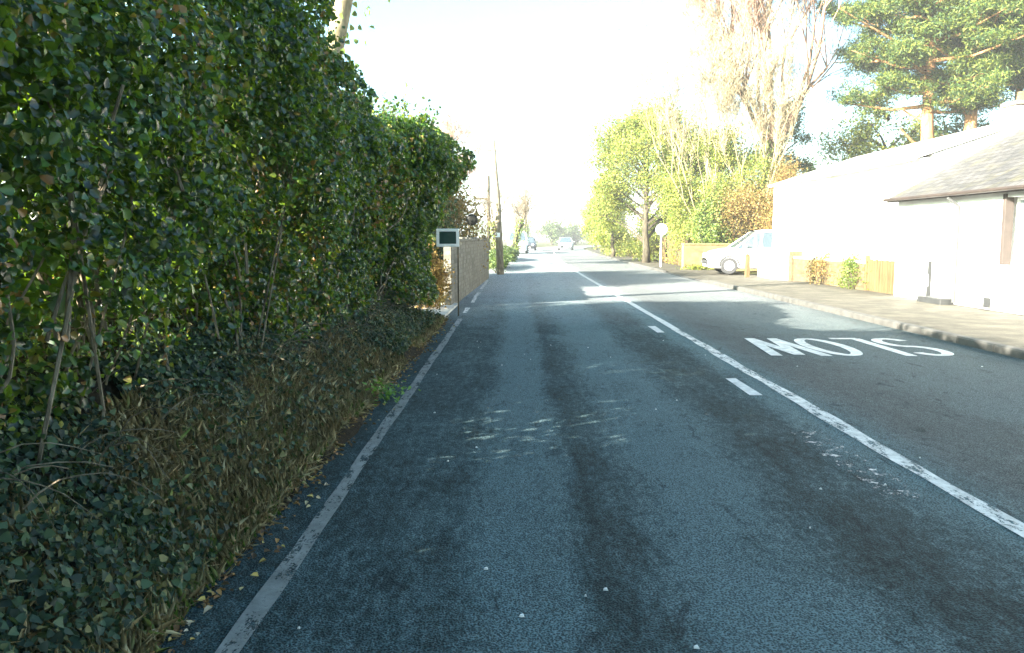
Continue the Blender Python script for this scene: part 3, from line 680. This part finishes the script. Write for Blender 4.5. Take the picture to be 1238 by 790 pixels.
# ------------------------------------------------------------------ vehicles
M['white_car'] = m_flat("white_car_paint", (.82, .82, .82), .22, .01, 3, 0, 0, .6)
M['silver_car'] = m_flat("silver_car_paint", (.42, .45, .48), .28, .02, 3, 0, .5, .6)
M['dark_car'] = m_flat("dark_car_paint", (.04, .045, .06), .25, .02, 3, 0, .2, .6)
M['car_glass'] = m_flat("car_glass", (.05, .07, .085), .06, .02, 3, 0, 0, .9)
M['plastic'] = m_flat("dark_plastic", (.03, .03, .03), .6)
M['lens'] = m_flat("lamp_lens", (.65, .68, .7), .12, .02, 3, 0, .2, .8)
M['plate'] = m_flat("number_plate", (.75, .75, .7), .5, .02)
M['tail'] = m_flat("tail_lamp", (.45, .02, .02), .2, .02)
def car(name, x, y, rz, label, paint, L=4.4, Wd=1.78, H=1.6, van=False, z=0, cat="car"):
    """nose towards local +X"""
    t = empty(name, (x, y, z), label, cat, None, rz); h = L / 2; w = Wd / 2
    belt = .60 * H; bot = .2
    # lower body loft: stations of (x, halfwidth, top z, bottom z)
    st = [(-h, .80, .86*belt, .42), (-h+.06, .93, .95*belt, .30), (-h+.35, 1, belt, bot+.02), (-.1*L, 1, belt, bot), (.17*L, 1, belt*.985, bot), (h-.75, .99, belt*.95, bot), (h-.3, .95, belt*.86, bot+.02), (h-.06, .86, belt*.70, .26), (h, .76, belt*.58, .34)]
    if van: st[5] = (h-.75, .99, belt*.97, bot)
    vs = []; fs = []; nn = 12
    for (sx, sw, zt, zb) in st:
        ww = w * sw; q = [(-ww*.86, zb), (-ww, zb+.10), (-ww, zb+(zt-zb)*.62), (-ww*.965, zt-.05), (-ww*.90, zt), (-ww*.4, zt+.02), (ww*.4, zt+.02), (ww*.90, zt), (ww*.965, zt-.05), (ww, zb+(zt-zb)*.62), (ww, zb+.10), (ww*.86, zb)]
        vs += [(sx, a, b) for a, b in q]
    for i in range(len(st) - 1):
        for k in range(nn): fs.append((i*nn+k, i*nn+(k+1)%nn, (i+1)*nn+(k+1)%nn, (i+1)*nn+k))
    fs += [tuple(range(nn)), tuple(range(len(st)*nn-1, (len(st)-1)*nn-1, -1))]
    b = link_mesh("body", vs, fs, paint, t, True)
    # greenhouse
    if van: g = [(-h+.05, .95, .99), (-h+.12, .93, .995), (.12*L, .93, 1.0), (.24*L, .90, .96), (.36*L, .86, .62)]
    else: g = [(-h+.12, .88, .64), (-h+.5, .84, .93), (-.22*L, .83, .985), (.02*L, .83, 1.0), (.10*L, .82, .97), (.27*L, .84, .62)]
    def gh(inset, zlo, name, mat, hs):
        vs = []; fs = []
        for (sx, sw, zf) in g:
            zt = H * zf - hs; zt = max(zt, belt + .0)
            wt = w * sw * (1 - .16 * (zt - belt) / (H - belt)) - inset; wb = w * .93 - inset
            vs += [(sx, -wb, belt - .03), (sx, -wt, zt - .05), (sx, -wt * .88, zt), (sx, wt * .88, zt), (sx, wt, zt - .05), (sx, wb, belt - .03)]
        for i in range(len(g) - 1):
            for k in range(6): fs.append((i*6+k, i*6+(k+1)%6, (i+1)*6+(k+1)%6, (i+1)*6+k))
        fs += [tuple(range(6)), tuple(range(len(g)*6-1, (len(g)-1)*6-1, -1))]
        return link_mesh(name, vs, fs, mat, t, False)
    gh(.012, 0, "windows", M['car_glass'], .02)
    # roof and pillars
    rp = MB(); top = [q for q in g if q[2] > .92]
    vs = []; fs = []
    for (sx, sw, zf) in top:
        zt = H * zf; wt = w * sw * .84
        vs += [(sx, -wt-.015, zt-.09), (sx, -wt*.9, zt+.008), (sx, 0, zt+.02), (sx, wt*.9, zt+.008), (sx, wt+.015, zt-.09)]
    for i in range(len(top) - 1):
        for k in range(4): fs.append((i*5+k, i*5+k+1, (i+1)*5+k+1, (i+1)*5+k))
    rp.add(vs, fs)
    for s in (-1, 1):
        a = top[-1]; f_ = g[-1]; rp.tube([(a[0], s*(w*a[1]*.84), H*a[2]-.05), (f_[0], s*w*.92, belt)], .035, 6)
        a = top[0]; f_ = g[0]; rp.tube([(a[0], s*(w*a[1]*.84), H*a[2]-.05), (f_[0], s*w*.92, belt)], .05, 6)
        for px in ((-.06*L,) if not van else (.1*L, -.02*L)): rp.tube([(px, s*(w*.835*.9+.04), H*.97), (px, s*w*.935, belt)], .035, 6)
        if van: rp.add([(-h+.04, s*(w*.945), belt-.02), (.04*L, s*(w*.945), belt-.02), (.04*L, s*(w*.84), H*.97), (-h+.06, s*(w*.84), H*.97)], [(0,1,2,3)])
    rp.build("roof", paint, t, False)
    for wx in (-h + .78, h - .82):
        for s in (-1, 1):
            R = .325 if not van else .33
            wh = MB().tube([(wx, s*(w-.2), R), (wx, s*(w-.19), R), (wx, s*(w+.0), R), (wx, s*(w+.015), R)], [R*.93, R, R, R*.93], 24).build("wheel", M['rubber'], t)
            MB().tube([(wx, s*(w+.014), R), (wx, s*(w+.022), R)], [R*.62, R*.56], 16).build("rim", M['steel'], wh)
            ar = MB(); n = 14
            ar.tube([(wx + (R+.055)*math.cos(math.pi*k/n), s*(w+.002), R + (R+.055)*math.sin(math.pi*k/n)) for k in range(n+1)], .03, 6); ar.build("wheel_arch", M['plastic'], t)
    for s in (-1, 1):
        MB().box(h-.22, h-.035, s*w*.60-.14, s*w*.60+.14, belt*.56+.10, belt*.56+.24, .02).build("headlight", M['lens'], t)
        MB().box(-h-.01, -h+.14, s*w*.76-.07, s*w*.76+.07, .62*belt, .88*belt, .02).build("tail_light", M['tail'], t)
        MB().box(.19*L, .19*L+.14, s*(w+.10)-.08, s*(w+.10)+.08, belt+.0, belt+.14, .03).build("wing_mirror", paint, t)
    MB().box(h-.06, h+.018, -.42, .42, .42, .54, .015).build("grille", M['plastic'], t)
    MB().box(h-.02, h+.024, -.26, .26, .29, .39, .004).build("number_plate", M['plate'], t)
    return t
car("parked_car", 9.9, 33.3, math.radians(176), "white car parked nose to the road beside the white house", M['white_car'], 4.7, 1.85, 1.72, z=.06)
car("silver_car", 5.75, 98, math.radians(-93), "small silver car coming along the far end of road", M['silver_car'], 4.2, 1.75, 1.5)
car("parked_van", .1, 78, math.radians(-92), "white van parked on the left verge far down the road", M['white_car'], 4.9, 1.85, 2.0, True, cat="van")
car("dark_car", 1.35, 96, math.radians(-92), "dark car parked behind the white van in the distance", M['dark_car'], 4.2, 1.75, 1.5)

# ------------------------------------------------------------------ houses on the right
def mat_render():
    t = NT("white_render"); p = t.pos(); n = t.noise(p, 2, 6, .6)
    c = t.ramp(n, [(.3, (.74, .735, .72)), (.7, (.84, .835, .82))])
    return t.done(t.bsdf(c, .85, t.noise(p, 30, 5, .7), .5, .01, .2))
M['render'] = mat_render()
def mat_slate(name, a, b, mortar, sc=1.0):
    t = NT(name); g = t.n("NewGeometry"); s = t.n("SeparateXYZ", {0: g.outputs["Position"]})
    v = t.n("CombineXYZ", {0: s.outputs[1], 1: t.math('MULTIPLY', s.outputs[0], 1.15), 2: 0.0}).outputs[0]
    br = t.n("TexBrick", {"Vector": v, "Color1": (*a, 1), "Color2": (*b, 1), "Mortar": (*mortar, 1), "Scale": 1.0, "Mortar Size": .010, "Bias": 0.0, "Brick Width": .30 * sc, "Row Height": .20 * sc})
    moss = t.ramp(t.noise(t.pos((1, 1, 1)), 1.4, 7, .7), [(.5, 0), (.68, 1)])
    c = t.mix(t.math('MULTIPLY', moss, .5), br.outputs[0], (.10, .09, .035))
    c = t.mix(1, c, t.ramp(t.noise(t.pos(), 6, 6, .7), [(.25, .6), (.7, 1.25)]), 'MULTIPLY')
    return t.done(t.bsdf(c, .75, br.outputs[1], -.6, .02, .35))
M['slate'] = mat_slate("slate_roof", (.045, .044, .044), (.078, .074, .072), (.016, .014, .013))
M['pale_roof'] = mat_slate("pale_roof_sheet", (.56, .54, .50), (.64, .62, .58), (.4, .38, .35), 3)
M['brick'] = None
def mat_brick():
    t = NT("brick"); g = t.n("NewGeometry"); s = t.n("SeparateXYZ", {0: g.outputs["Position"]})
    v = t.n("CombineXYZ", {0: t.math('ADD', s.outputs[0], s.outputs[1]), 1: s.outputs[2], 2: 0.0}).outputs[0]
    br = t.n("TexBrick", {"Vector": v, "Color1": (.095, .066, .034, 1), "Color2": (.15, .115, .062, 1), "Mortar": (.09, .078, .052, 1), "Scale": 1.0, "Mortar Size": .008, "Brick Width": .225, "Row Height": .075})
    c = t.mix(1, br.outputs[0], t.ramp(t.noise(t.pos(), 4, 6, .7), [(.3, .65), (.7, 1.2)]), 'MULTIPLY')
    return t.done(t.bsdf(c, .85, br.outputs[1], -.6, .01, .2))
M['brick'] = mat_brick()
M['grey_paint'] = m_flat("grey_painted_plinth", (.024, .025, .025), .7, .3, 6)
M['pipe_grey'] = m_flat('pale_grey_pipe', (.06, .062, .062), .6, .2)
M['fascia'] = m_flat("brown_fascia", (.035, .025, .02), .6, .3)
M['door_white'] = m_flat("white_door", (.78, .78, .77), .4, .04)
M['pane'] = m_flat("window_pane", (.30, .34, .36), .08, .05, 2, 0, 0, .9)

M['stone_cap'] = m_flat('chimney_cap_stone', (.16, .12, .10), .85, .3)
hA = empty("cottage", (9.1, 20, 0), "low white cottage with brown slate roof beside the pavement", "house")
# local: x inward, y along the road (negative = towards camera)
y0A, y1A = -12.0, 0.0
wallm = MB()
# front wall pieces round door (-2.72..-1.78) and window (-5.7..-4.35), built .28 thick
def wallpiece(a, b, z0, z1): wallm.box(0, .28, a, b, z0, z1)
D0, D1 = -2.70, -1.78; W0, W1 = -6.0, -4.38; EV = 2.42
wallpiece(D1, y1A, 0, EV); wallpiece(W1, D0, 0, EV); wallpiece(D0, D1, 2.2, EV)
wallpiece(W0, W1, 0, .98); wallpiece(W0, W1, 2.24, EV); wallpiece(-9.0, W0, 0, EV); wallpiece(-10.4, -9.0, 0, .98); wallpiece(-10.4, -9.0, 2.24, EV); wallpiece(y0A, -10.4, 0, EV)
wallm.prism([(.28, 0), (5.9, 0), (5.9, 2.42), (3.05, 4.05), (.28, 2.5)], 1, y1A - .28, y1A)
wallm.prism([(.28, 0), (5.9, 0), (5.9, 2.42), (3.05, 4.05), (.28, 2.5)], 1, y0A, y0A + .28)
wallm.box(5.62, 5.9, y0A + .28, y1A - .28, 0, 2.42)
wallm.build("wall", M['render'], hA)
def roof_mesh(y0, y1, x0, xr, x1, ze, zr, zb, th=.09):
    m = MB(); m.prism([(x0, ze), (xr, zr), (x1, zb), (x1, zb + th), (xr, zr + th), (x0, ze + th)], 1, y0, y1); return m
rf = roof_mesh(y0A - .1, y1A + .08, -.22, 3.05, 6.1, 2.33, 4.08, 2.33).build("roof", M['slate'], hA)
for i, yy in enumerate(np.arange(y0A - .1, y1A, .45)): pass
MB().tube([(3.05, y0A - .12, 4.17), (3.05, y1A + .1, 4.17)], .09, 8).build("ridge_tiles", M['slate'], rf)
ch = MB().box(2.72, 3.34, .09, .62, 2.5, 4.62, .01).build("chimney", M['render'], rf)
MB().box(2.66, 3.40, .03, .68, 4.62, 4.72, .01).build("chimney_cap", M["stone_cap"], rf)
for yy in (.22, .48): MB().tube([(3.05, yy, 4.72), (3.05, yy, 4.98)], [.11, .09], 10).build("chimney_pot", M['brick'], rf)
MB().box(-.235, -.215, y0A - .1, y1A + .08, 2.31, 2.40).build("fascia", M['fascia'], hA)
gt = MB(); gt.tube([(-.30, y0A - .1, 2.36), (-.30, y1A + .08, 2.38)], .04, 8); gt.build("gutter", M['fascia'], hA)
# door with recess, frame, step
MB().box(.22, .26, D0 + .07, D1 - .07, .22, 2.13).box(.205, .222, D0 + .2, D1 - .2, .45, 1.1, .005).box(.205, .222, D0 + .2, D1 - .2, 1.25, 1.95, .005).build("door", M['door_white'], hA)
MB().box(.18, .25, D0 + .002, D0 + .07, .1, 2.2).box(.18, .25, D1 - .07, D1 - .002, .1, 2.2).box(.18, .25, D0 + .07, D1 - .07, 2.132, 2.198).build("door_frame", M['door_white'], hA)
MB().box(-.28, .2, D0 - .05, D1 + .05, .05, .22, .015).build("doorstep", M['grey_paint'], hA)
q = MB(); 
for k, (z0, z1, w_) in enumerate([(.12, .42, .20), (.42, .68, .12), (.68, .98, .17)]): q.box(-.012, .1, D1 + .001, D1 + w_, z0, z1, .004)
q.build("quoin_stones", M['grey_paint'], hA)
MB().tube([(-.28, D0 - .12, 2.3), (-.05, D0 - .12, 2.15), (-.05, D0 - .12, .15)], .03, 8).build("drainpipe", M['pipe_grey'], hA)
MB().box(-.011, .05, -4.1, -3.85, .14, .34, .004).build("air_vent", M['grey_paint'], hA)
MB().box(-.015, .1, y0A, D0 - .06, -.02, .115).build("plinth", M['grey_paint'], hA)
M['jamb'] = m_flat('brown_window_surround', (.055, .042, .036), .7, .2)
def window(par, a, b, z0, z1, dep=.16, pan=2):
    f = MB(); f.box(dep, dep+.06, a, a+.06, z0, z1).box(dep, dep+.06, b-.06, b, z0, z1).box(dep, dep+.06, a+.06, b-.06, z0, z0+.07).box(dep, dep+.06, a+.06, b-.06, z1-.06, z1)
    for k in range(1, pan): c = a + (b - a) * k / pan; f.box(dep+.002, dep+.058, c-.025, c+.025, z0+.07, z1-.06)
    w = f.build("window", M['door_white'], par)
    MB().box(dep+.025, dep+.035, a+.05, b-.05, z0+.06, z1-.05).build("pane", M['pane'], w)
    MB().box(-.05, dep+.02, a-.05, b+.05, z0-.07, z0-.003, .01).build("sill", M['door_white'], w)
for q0 in (W1, W0): MB().box(-.03, .13, q0 - .06, q0 + .04, .99, 2.30, .004).build('window_surround', M['jamb'], hA)
window(hA, W0 + .1, W1 - .1, .98, 2.24, pan=3); window(hA, -10.4, -9.0, .98, 2.24, pan=3)

hB = empty("long_house", (9.75, 20.2, 0), "taller plain white building with pale roof beyond the cottage", "house")
yB = 11.6; EB = 3.42
wm = MB(); wins = [(1.2, 2.4), (8.6, 9.6)]
cur = .15
wm.box(0, .28, .15, yB, 0, EB)
wm.prism([(.28, 0), (6.7, 0), (6.7, EB), (3.1, 4.42), (.28, EB + .08)], 1, yB - .28, yB).prism([(.28, 0), (6.7, 0), (6.7, EB), (3.1, 4.42), (.28, EB + .08)], 1, .15, .43).box(6.42, 6.7, .43, yB - .28, 0, EB)
wm.build("wall", M['render'], hB)
roof_mesh(.1, yB + .08, -.14, 3.1, 6.85, EB - .03, 4.45, EB - .03, .08).build("roof", M['pale_roof'], hB)
MB().tube([(-.17, .1, EB - .02), (-.17, yB + .08, EB)], .05, 8).build("gutter", M['door_white'], hB)
MB().tube([(-.06, .6, EB - .1), (-.06, .6, .05)], .035, 8).build("drainpipe", M['door_white'], hB)

# garden wall, gate and plants in front of the long house
gw = empty("garden_wall", (9.2, 22, 0), "low yellow-brown brick garden wall beside the pavement", "wall")
MB().box(0, .22, 0, 5.6, 0, .80).build("brickwork", M['brick'], gw)
MB().box(-.03, .25, -.02, 5.6, .80, .87, .015).build("coping", M['concrete'], gw)
for yy in (5.62, 7.0):
    p_ = MB().box(-.06, .28, yy, yy + .34, 0, 1.02).build("pier", M['brick'] if yy < 6 else M['render'], gw)
    MB().box(-.09, .31, yy - .03, yy + .37, 1.02, 1.09, .02).build("pier_cap", M['concrete'], p_)
gt_ = empty("garden_gate", (9.27, 20.25, 0), "brown wooden board gate next to the cottage corner", "gate")
g1 = MB(); 
for k in range(11): g1.box(-.012, .012, .06 + k * .15, .195 + k * .15, .08, .92 + .015 * math.sin(k * 3))
g1.build("boards", M['fence_warm'], gt_)
MB().box(.013, .05, .05, 1.7, .25, .33).box(.013, .05, .05, 1.7, .68, .76).build("rails", M['fence_warm'], gt_)
for yy in (.0, 1.72): MB().box(-.05, .05, yy - .05, yy + .05, 0, 1.02, .01).build("post", M['fence_warm'], gt_)
bush("wall_shrub", 9.2, 22.7, .6, 1.5, 1.02, 91, "green shrub spilling over the garden wall next to the gate", 'ivygreen', 2600, .05)
bush("wall_shrub", 9.2, 25.0, .7, 1.8, .95, 92, "dry arching shrub over the middle of the garden wall", 'rust', 2200, .05)
# low white wall in front of the parked car
lw = empty("white_wall", (9.1, 29.45, 0), "short low white wall between garden pier and parked car", "wall")
MB().box(0, .2, 0, 1.9, 0, .72).build("wall_face", M['render'], lw)
MB().box(-.03, .23, -.02, 1.92, .72, .78, .012).build("coping", M['render'], lw)
wp = empty("wooden_post", (8.55, 30.8, .1), "short brown wooden post beside the front wheel of the white car", "post")
MB().box(-.08, .08, -.08, .08, -.1, .72, .015).build("shaft", M['fence_warm'], wp); MB().prism([(-.09, .72), (.09, .72), (0, .80)], 1, -.09, .09).build("cap", M['fence_warm'], wp)
# wall beyond the car
yw = empty("boundary_wall", (7.35, 36.6, 0), "low yellowish stone wall facing the road past the car", "wall", None, math.radians(8))
M['stone'] = m_flat("yellow_stone", (.19, .14, .06), .9, .35, 4, .6)
MB().box(0, 3.6, 0, .3, 0, 1.15).build("stonework", M['stone'], yw); MB().box(-.03, 3.62, -.03, .33, 1.15, 1.23, .02).build("coping", M['stone'], yw)
bush("verge_grass_clump", 7.9, 36.1, 1.6, .6, .35, 93, "yellow-green weeds at the foot of the stone wall", 'yg', 900, .07)

# round white sign
rs = empty("round_sign", (6.85, 39.5, .05), "round white road sign with grey diagonal bar on right verge", "sign")
MB().tube([(0, 0, 1.82), (0, .02, 1.82)], .27, 32).build("disc", M['white_paint'], rs)
for o in rs.children: o.rotation_euler = (0, 0, 0)
dg = MB(); dx, dz = math.cos(math.radians(40)), math.sin(math.radians(40)); nx, nz = -dz, dx
dg.add([(-dx*.22 - nx*.04, -.004, 1.82 - dz*.22 - nz*.04), (dx*.22 - nx*.04, -.004, 1.82 + dz*.22 - nz*.04), (dx*.22 + nx*.04, -.004, 1.82 + dz*.22 + nz*.04), (-dx*.22 + nx*.04, -.004, 1.82 - dz*.22 + nz*.04)], [(0,1,2,3)])
dg.build("diagonal_bar", M['silver_car'], rs)
MB().tube([(0, .05, -.1), (0, .05, 2.1)], .038, 10).build("post", M['white_paint'], rs)

# fence and trees, right, far
fence("panel_fence", (8.35, 40.5, 0), (8.9, 72, 0), 1.55, "pale wooden panel fence behind the right hand roadside trees", M['fence_warm'], 14, .15)
leafy_tree("ivy_tree", 7.15, 46, 8.4, .20, 101, "tall yellow-green leafy tree with dark ivy trunk on right verge", 'yg', 52000, .105, 3.3, .2, cl=60, spr=.24)
leafy_tree("yellow_tree", 9.9, 41.5, 6.6, .15, 102, "yellow-green leafy tree between the sign and the bare stems", 'yg', 34000, .095, 2.5, .15, cl=44)
for i, (x, y, h, cr, lab) in enumerate([(6.9, 60, 5.6, 1.5, "small pale yellow-green tree, second from the ivy tree down the right verge"), (7.5, 70, 6.0, 1.8, "yellow-green tree with dark trunk, third down the right verge"),
        (8.4, 82, 5.6, 2.0, "yellow-green tree, fourth down the right verge"), (9.4, 98, 6.0, 2.2, "yellow-green tree, fifth and farthest down the right verge"), (12.5, 58, 8.5, 2.6, "large yellow-green tree rising behind the panel fence")]):
    leafy_tree("verge_tree", x, y, h, .14, 110 + i, lab, 'yg', 8000, .14, cr, .16, group="yellow-green trees down the right side", cl=22)
leafy_tree("far_tree", 7.0, 166, 3.8, .3, 120, "dark round tree at the far bend of the road", 'dark_leaf', 2500, .35, 2.8, .2, spr=.5)
leafy_tree("far_tree", 12.0, 172, 3.4, .3, 121, "dark tree right of the round one at far bend", 'dark_leaf', 2500, .35, 2.8, .15, spr=.5)
bush("brown_shrub", 10.6, 38.6, 4.2, 2.4, 3.6, 103, "brown and green tangled shrub behind the white car", 'rust', 15000, .075)
bush("green_shrub", 9.0, 38.6, 2.0, 1.8, 3.1, 104, "dark green laurel bush above the stone wall", 'ivygreen', 7000, .10)
bush("brown_shrub", 12.0, 37.0, 2.2, 2.2, 4.4, 105, "dry brown climber-covered bush against the white building end", 'rust', 11000, .07)
bare_tree("tall_bare_tree", 12.75, 42, 17, .34, 106, "very tall bare tree with upswept reddish twigs beside the pines", 'pale_bark', 'red_twig', (0, 0), .36, 3, .42, .6, 2500, limbs=13, dens=(2, 3), fan=4500, fanlen=1.5)
for i, (x, y, h, lab) in enumerate([(9.2, 40.5, 9.0, "slender pale many-stemmed bare tree left of the tall one"), (10.6, 43, 11.5, "slender bare tree next to the tall bare tree's trunk"), (11.4, 39.8, 8.0, "short bare tree with upright pale stems behind the brown shrub")]):
    bare_tree("slender_bare_tree", x, y, h, .11, 130 + i, lab, 'pale_bark', 'pale_bark', (0, 0), .15, 3, .28, .9, 900, "slender bare trees", 7)
leafy_tree("conifer", 14.0, 44.5, 8.4, .16, 107, "small dark green conifer right of the tall bare trunk", 'pine', 13000, .10, 1.7, .35, cl=34, spr=.16, squash=.4)
for i, (x, y, w, d, h, lab) in enumerate([(8.0, 50, 2.2, 4.5, 2.9, "yellow-green bush beside the ivy tree's trunk, far side"), (8.6, 43.2, 1.5, 3.2, 3.4, "yellow-green bush between the round sign and the ivy tree"), (7.7, 64, 1.8, 9, 2.4, "long yellow-green bush in front of the far panel fence")]):
    bush("verge_bush", x, y, w, d, h, 180 + i, lab, 'yg', 9000, .09, "bushes along the panel fence")
# pines
def pine(x, y, h, r, seed, label, crown_lo, cw, limbs, n, bare_limb=()):
    n = int(n * 2.3); limbs = int(limbs * 1.9)
    rg = random.Random(seed); g = np.random.default_rng(seed); t = empty("pine_tree", (x, y, 0), label, "pine tree", "tall pines behind the houses")
    pts = []; p = Vector((0, 0, -.1)); k = 9; path = []
    for i in range(k + 1): path.append(Vector((.12 * math.sin(i * 1.1 + seed), .12 * math.cos(i * .9), -.1 + (h + .1) * i / k)))
    MB().tube(path, [r * (1.15 - .95 * (i / k) ** 1.3) for i in range(k + 1)], 12).build("trunk", M['pine_bark'], t, True)
    lb = MB(); cl = []
    for i in range(limbs):
        z = crown_lo + (h - crown_lo) * (i / limbs) + rg.uniform(-.2, .2); a = i * 2.4 + rg.uniform(-.4, .4)
        rel = max(0, (z - crown_lo) / (h - crown_lo)); R = cw * (1 - .55 * rel ** 1.6) * rg.uniform(.55, 1.05) * (.68 if i < 6 else 1)
        d = Vector((math.cos(a), math.sin(a), rg.uniform(-.05, .25)))
        b = Vector((0, 0, z)); m1 = b + d * R * .4 + Vector((0, 0, -.1)); e = b + d * R + Vector((0, 0, .25 * R * .4))
        lb.tube([b, m1, e], [r * .32, r * .2, r * .07], 6, False)
        for s in range(9):
            f = rg.uniform(.35, 1.05); c = b.lerp(e, f) + Vector((rg.gauss(0, .45), rg.gauss(0, .45), rg.gauss(.15, .22)))
            lb.tube([b.lerp(e, f * .85), c], [r * .08, .012], 3, False); cr = rg.uniform(.35, .75)
            for q in range(10):
                v = Vector((rg.gauss(0, 1), rg.gauss(0, 1), rg.gauss(0, .45))) * cr * .5
                cl.append(tuple(c + v))
    for (dx, dy, dz, z) in bare_limb:
        lb.tube([(0, 0, z), (dx * .5, dy * .5, z + dz * .3), (dx, dy, z + dz)], [r * .3, r * .2, r * .1], 6)
    lb.build("limbs", M['pine_bark'], t)
    crown_leaves("crown", cl, g, n, [.20, .20, .13], .17, .22, M['pine'], t, 'blade', .3)
    return t
pine(19.2, 39.5, 15.5, .33, 201, "left pine, its bare orange lower trunk above the white roof", 7.5, 5.9, 22, 66000, [(-1.6, -.6, .9, 5.6), (-1.1, .4, .6, 6.9)])
pine(21.2, 39.5, 16, .33, 202, "middle pine with forked orange trunk right of the first", 8.6, 4.6, 22, 55000, [(-1.5, -.4, 1.7, 7.0), (-1.3, .2, .7, 5.6), (-.5, -.3, 2.6, 7.8)])
pine(22.9, 39.0, 15, .22, 203, "right pine, slimmer, rising behind the cottage chimney", 7.6, 3.4, 18, 32000)
leafy_tree("yew_tree", 20.2, 46, 8.6, .3, 204, "broad olive green evergreen filling the gap between pine trunks", 'yg', 9000, .14, 3.6, .2, cl=26)
leafy_tree("yew_tree", 24.0, 45, 8.0, .3, 205, "dark evergreen behind the cottage roof, right of the pine trunks", 'dark_leaf', 12000, .14, 3.0, .2, cl=26)
leafy_tree("yew_tree", 17.2, 52, 6.6, .3, 206, "low dark evergreen just above the white ridge, left of the pines", 'dark_leaf', 6000, .14, 1.6, .3, cl=16)

# distant woodland on both sides, one mass
g = np.random.default_rng(300); cen = []
for k in range(210):
    a = math.radians(g.uniform(-62, 62)); R = g.uniform(190, 330); x, y = R * math.sin(a) + 10, R * math.cos(a)
    h = g.uniform(6, 10); rr = g.uniform(3, 5)
    q = g.normal(size=(26, 3)); q /= np.linalg.norm(q, axis=1, keepdims=True); q = q * [rr, rr, h * .45] * g.uniform(.5, 1, (26, 1)) + [x, y, h * .5]
    cen.append(q)
cen = np.concatenate(cen); cen[:, 2] = np.abs(cen[:, 2])
stuff(crown_leaves("distant_wood", cen, g, 45000, .8, .9, .7, M['dark_leaf'], None), "hazy far off woodland along the horizon", "woodland")

# thin haze volume, added to stand in for glare that washes out the distance
hz = MB().box(-1100, 1100, -500, 1000, -1.06, 24).build("haze", None); hz["kind"] = "stuff"; hz["label"] = "thin haze added to stand in for glare over the far road"
t = NT("haze_air"); v = t.n("VolumePrincipled", {"Color": (.95, .97, 1, 1), "Density": HAZE, "Anisotropy": 0.0})
t.t.links.new(v.outputs[0], t.out.inputs["Volume"]); hz.data.materials.append(t.m)
